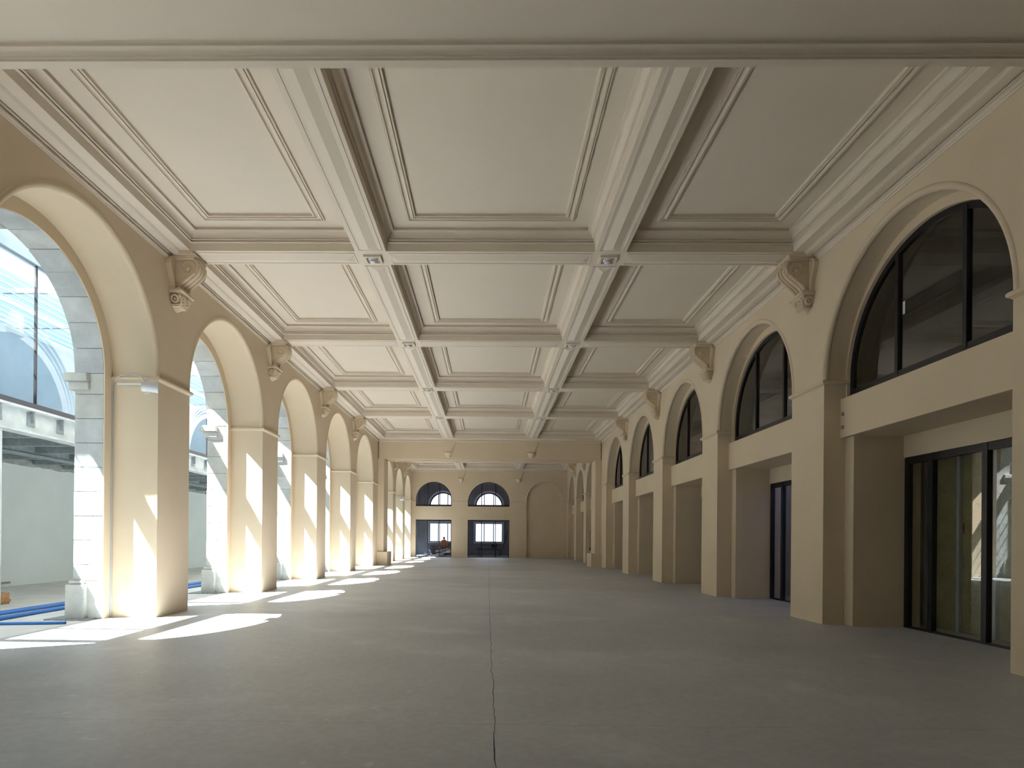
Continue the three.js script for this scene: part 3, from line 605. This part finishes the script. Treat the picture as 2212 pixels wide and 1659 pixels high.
function spotlight(x, s, label, big) {                 // projector on the near face of a left pier
  const g = group('projector', label, 'spotlight');
  const arm = mesh('arm', box(x - 0.55, x + 0.1, 4.66, 4.69, s - 0.06, s - 0.03), M.white, g);
  const turn = (q) => { q.rotateZ(Math.PI / 2 - 0.02); q.rotateY(0.45); q.translate(x + 0.19, 4.58, -(s - 0.2)); return q; };
  const can = new THREE.CylinderGeometry(0.1, 0.1, 0.29, 32); const hs = mesh('housing', turn(can), M.white, g);
  const lens = new THREE.CylinderGeometry(0.09, 0.09, 0.012, 32); lens.translate(0, -0.143, 0); mesh('lens', turn(lens), M.grey, hs);
  const rim = new THREE.TorusGeometry(0.097, 0.008, 8, 32); rim.rotateX(Math.PI / 2); rim.translate(0, -0.145, 0); mesh('rim', turn(rim), M.white, hs);
  mesh('yoke', tube([V(x + 0.08, 4.66, s - 0.08), V(x + 0.06, 4.58, s - 0.09), V(x + 0.08, 4.47, s - 0.16), V(x + 0.17, 4.46, s - 0.22), V(x + 0.24, 4.43, s - 0.26)], 0.01, 20, 6), M.white, g);
  mesh('cable', tube([V(x - 0.66, 4.5, s - 0.02), V(x - 0.65, 4.68, s - 0.03), V(x - 0.52, 4.82, s - 0.06), V(x - 0.3, 4.86, s - 0.1), V(x - 0.02, 4.8, s - 0.14), V(x + 0.1, 4.66, s - 0.17)], 0.011, 40, 7), M.conduit, g);
  if (big) mesh('conduit', [rod(V(x - 0.66, 0, s - 0.018), V(x - 0.66, 4.52, s - 0.018), 0.016), rod(V(x - 0.66, 0, s - 0.012), V(x - 0.66, 0.45, s - 0.012), 0.02)], M.conduit, g);
  return arm;
}
spotlight(-6.93, ZN, 'white cylindrical projector on the first left pier with a looped cable', true);
spotlight(-6.93, piers[backC.length + 7][0], 'small white projector on a left pier beyond the far girder', false);
tag(mesh('loose_cable', [tube([V(XR - 0.36, 2.3, 38.52), V(XR - 0.36, 2.05, 38.6), V(XR - 0.3, 1.85, 39.4), V(XR - 0.12, 1.75, 40.4), V(XR - 0.04, 1.6, 40.8), V(XR - 0.03, 1.1, 40.9)], 0.014, 50, 7), rbox(XR - 0.07, XR - 0.01, 0.92, 1.1, 40.85, 40.95, 0.01)], M.cord), 'dark loose cable hanging by the right pilaster block', 'cable');

// ------------------------------------------------------------------ things and a worker in the room beyond the end wall
{
  const st = group('board_stack', 'dark stack of boards beyond the middle end door', 'boards');
  for (let k = 0; k < 5; k++) mesh('board', rbox(-1.3 + 0.05 * k, 1.2 - 0.06 * k, 0.55 + 0.05 * k, 0.59 + 0.05 * k, 57.6, 58.7, 0.006), M.board, st);
  for (const x of [-1.0, 0.9]) mesh('trestle', box(x, x + 0.08, 0, 0.55, 57.7, 58.6), M.board, st);
  const cr = group('tool_case', 'dark tool case standing on the board stack', 'case');
  mesh('case_body', rbox(0.15, 0.7, 0.79, 1.1, 57.9, 58.3, 0.03), M.navy, cr); mesh('handle', tube([V(0.32, 1.09, 58.1), V(0.34, 1.16, 58.1), V(0.51, 1.16, 58.1), V(0.53, 1.09, 58.1)], 0.012, 16, 6), M.grey, cr);
  const pl = group('leaning_plank', 'long plank leaning beside the middle outer window', 'plank');
  const b = new RoundedBoxGeometry(0.14, 2.7, 0.04, 1, 0.006); b.rotateZ(-0.28); b.translate(1.45, 1.35, -59.95); mesh('plank', b, M.board, pl);
  const ct = group('cabinet', 'low dark cabinet under the left outer window', 'cabinet');
  mesh('cabinet_body', rbox(-5.6, -4.3, 0, 0.95, 59.3, 60.0, 0.01), M.board, ct);
  for (const x of [-5.27, -4.95, -4.62]) mesh('cabinet_door', rbox(x - 0.15, x + 0.15, 0.06, 0.9, 59.275, 59.3, 0.006), M.darkSteel, ct);
}
{
  const J = { head: [0, 1.62, 0.02], chin: [0, 1.53, 0.05], neck: [0, 1.43, 0], chest: [0, 1.27, 0.01], hip: [0, 0.93, 0], shL: [-0.18, 1.37, 0], shR: [0.18, 1.37, 0], elL: [-0.25, 1.1, 0.02], elR: [0.26, 1.1, 0.03], haL: [-0.2, 0.9, 0.16], haR: [0.22, 0.9, 0.16], htL: [-0.09, 0.92, 0], htR: [0.09, 0.92, 0], knL: [-0.11, 0.5, 0.03], knR: [0.1, 0.5, 0.02], anL: [-0.12, 0.08, 0], anR: [0.11, 0.08, -0.02], toL: [-0.13, 0.04, 0.16], toR: [0.13, 0.04, 0.14] };
  const field = (bones, res, lo, hi) => {
    const mc = new MarchingCubes(res, M.navy, false, false, 60000); mc.isolation = 0;
    const size = hi - lo, k = 0.05;
    for (let z = 0; z < res; z++) for (let y = 0; y < res; y++) for (let x = 0; x < res; x++) {
      const px = -size / 2 + size * x / res, py = lo + size * y / res, pz = -size / 2 + size * z / res; let d = 9;
      for (const [a, b, ra, rb] of bones) {
        const A = J[a], B = J[b], ab = [B[0] - A[0], B[1] - A[1], B[2] - A[2]], ap = [px - A[0], py - A[1], pz - A[2]];
        const t = Math.max(0, Math.min(1, (ab[0] * ap[0] + ab[1] * ap[1] + ab[2] * ap[2]) / (ab[0] ** 2 + ab[1] ** 2 + ab[2] ** 2 + 1e-9)));
        const q = Math.hypot(ap[0] - ab[0] * t, ap[1] - ab[1] * t, ap[2] - ab[2] * t) - (ra + (rb - ra) * t);
        const h = Math.max(0, k - Math.abs(d - q)) / k; d = Math.min(d, q) - h * h * k / 4;
      }
      mc.field[x + y * res + z * res * res] = -d;
    }
    mc.update();
    const n = mc.count, g = new THREE.BufferGeometry(), pos = mc.positionArray.slice(0, n * 3);
    for (let i = 0; i < n; i++) { pos[3 * i] *= size / 2; pos[3 * i + 1] = lo + (pos[3 * i + 1] + 1) * size / 2; pos[3 * i + 2] *= size / 2; }
    g.setAttribute('position', new THREE.BufferAttribute(pos, 3)); g.setAttribute('normal', new THREE.BufferAttribute(mc.normalArray.slice(0, n * 3), 3)); return g;
  };
  const p = group('person', 'worker in an orange jacket standing beyond the left end door', 'person');
  p.position.set(-4.25, 0, -58.2); p.rotation.y = 0.5;
  const body = [['head', 'chin', 0.1, 0.07], ['chin', 'neck', 0.06, 0.06], ['neck', 'chest', 0.07, 0.14], ['chest', 'hip', 0.14, 0.13], ['shL', 'shR', 0.065, 0.065], ['shL', 'elL', 0.055, 0.045], ['elL', 'haL', 0.042, 0.032], ['shR', 'elR', 0.055, 0.045], ['elR', 'haR', 0.042, 0.032], ['htL', 'knL', 0.085, 0.06], ['knL', 'anL', 0.055, 0.04], ['htR', 'knR', 0.085, 0.06], ['knR', 'anR', 0.055, 0.04], ['anL', 'toL', 0.045, 0.035], ['anR', 'toR', 0.045, 0.035]];
  mesh('body', field(body, 96, -0.05, 1.85), M.skin, p);
  const jacket = [['neck', 'chest', 0.085, 0.165], ['chest', 'hip', 0.165, 0.165], ['shL', 'shR', 0.085, 0.085], ['shL', 'elL', 0.075, 0.065], ['elL', 'haL', 0.062, 0.05], ['shR', 'elR', 0.075, 0.065], ['elR', 'haR', 0.062, 0.05]];
  mesh('jacket', field(jacket, 80, -0.05, 1.85), M.orange, p);
  mesh('trousers', field([['htL', 'knL', 0.11, 0.08], ['knL', 'anL', 0.075, 0.065], ['htR', 'knR', 0.11, 0.08], ['knR', 'anR', 0.075, 0.065], ['htL', 'htR', 0.11, 0.11], ['anL', 'toL', 0.06, 0.05], ['anR', 'toR', 0.06, 0.05]], 80, -0.05, 1.85), M.navy, p);
  const hair = new THREE.SphereGeometry(0.115, 20, 14, 0, Math.PI * 2, 0, Math.PI * 0.55); hair.scale(1, 1.1, 1.1); hair.translate(0, 1.63, 0); mesh('hair', hair, M.navy, p);
}
// closing wall behind the camera
{
  const w = structure('wall_back', 'cream plaster wall closing the hall behind the camera', 'wall');
  mesh('plaster_body', box(-8.2, 8.4, -0.2, TOP, S0 - 0.3, S0), M.plaster, w);
}
renderer.render(scene, camera);
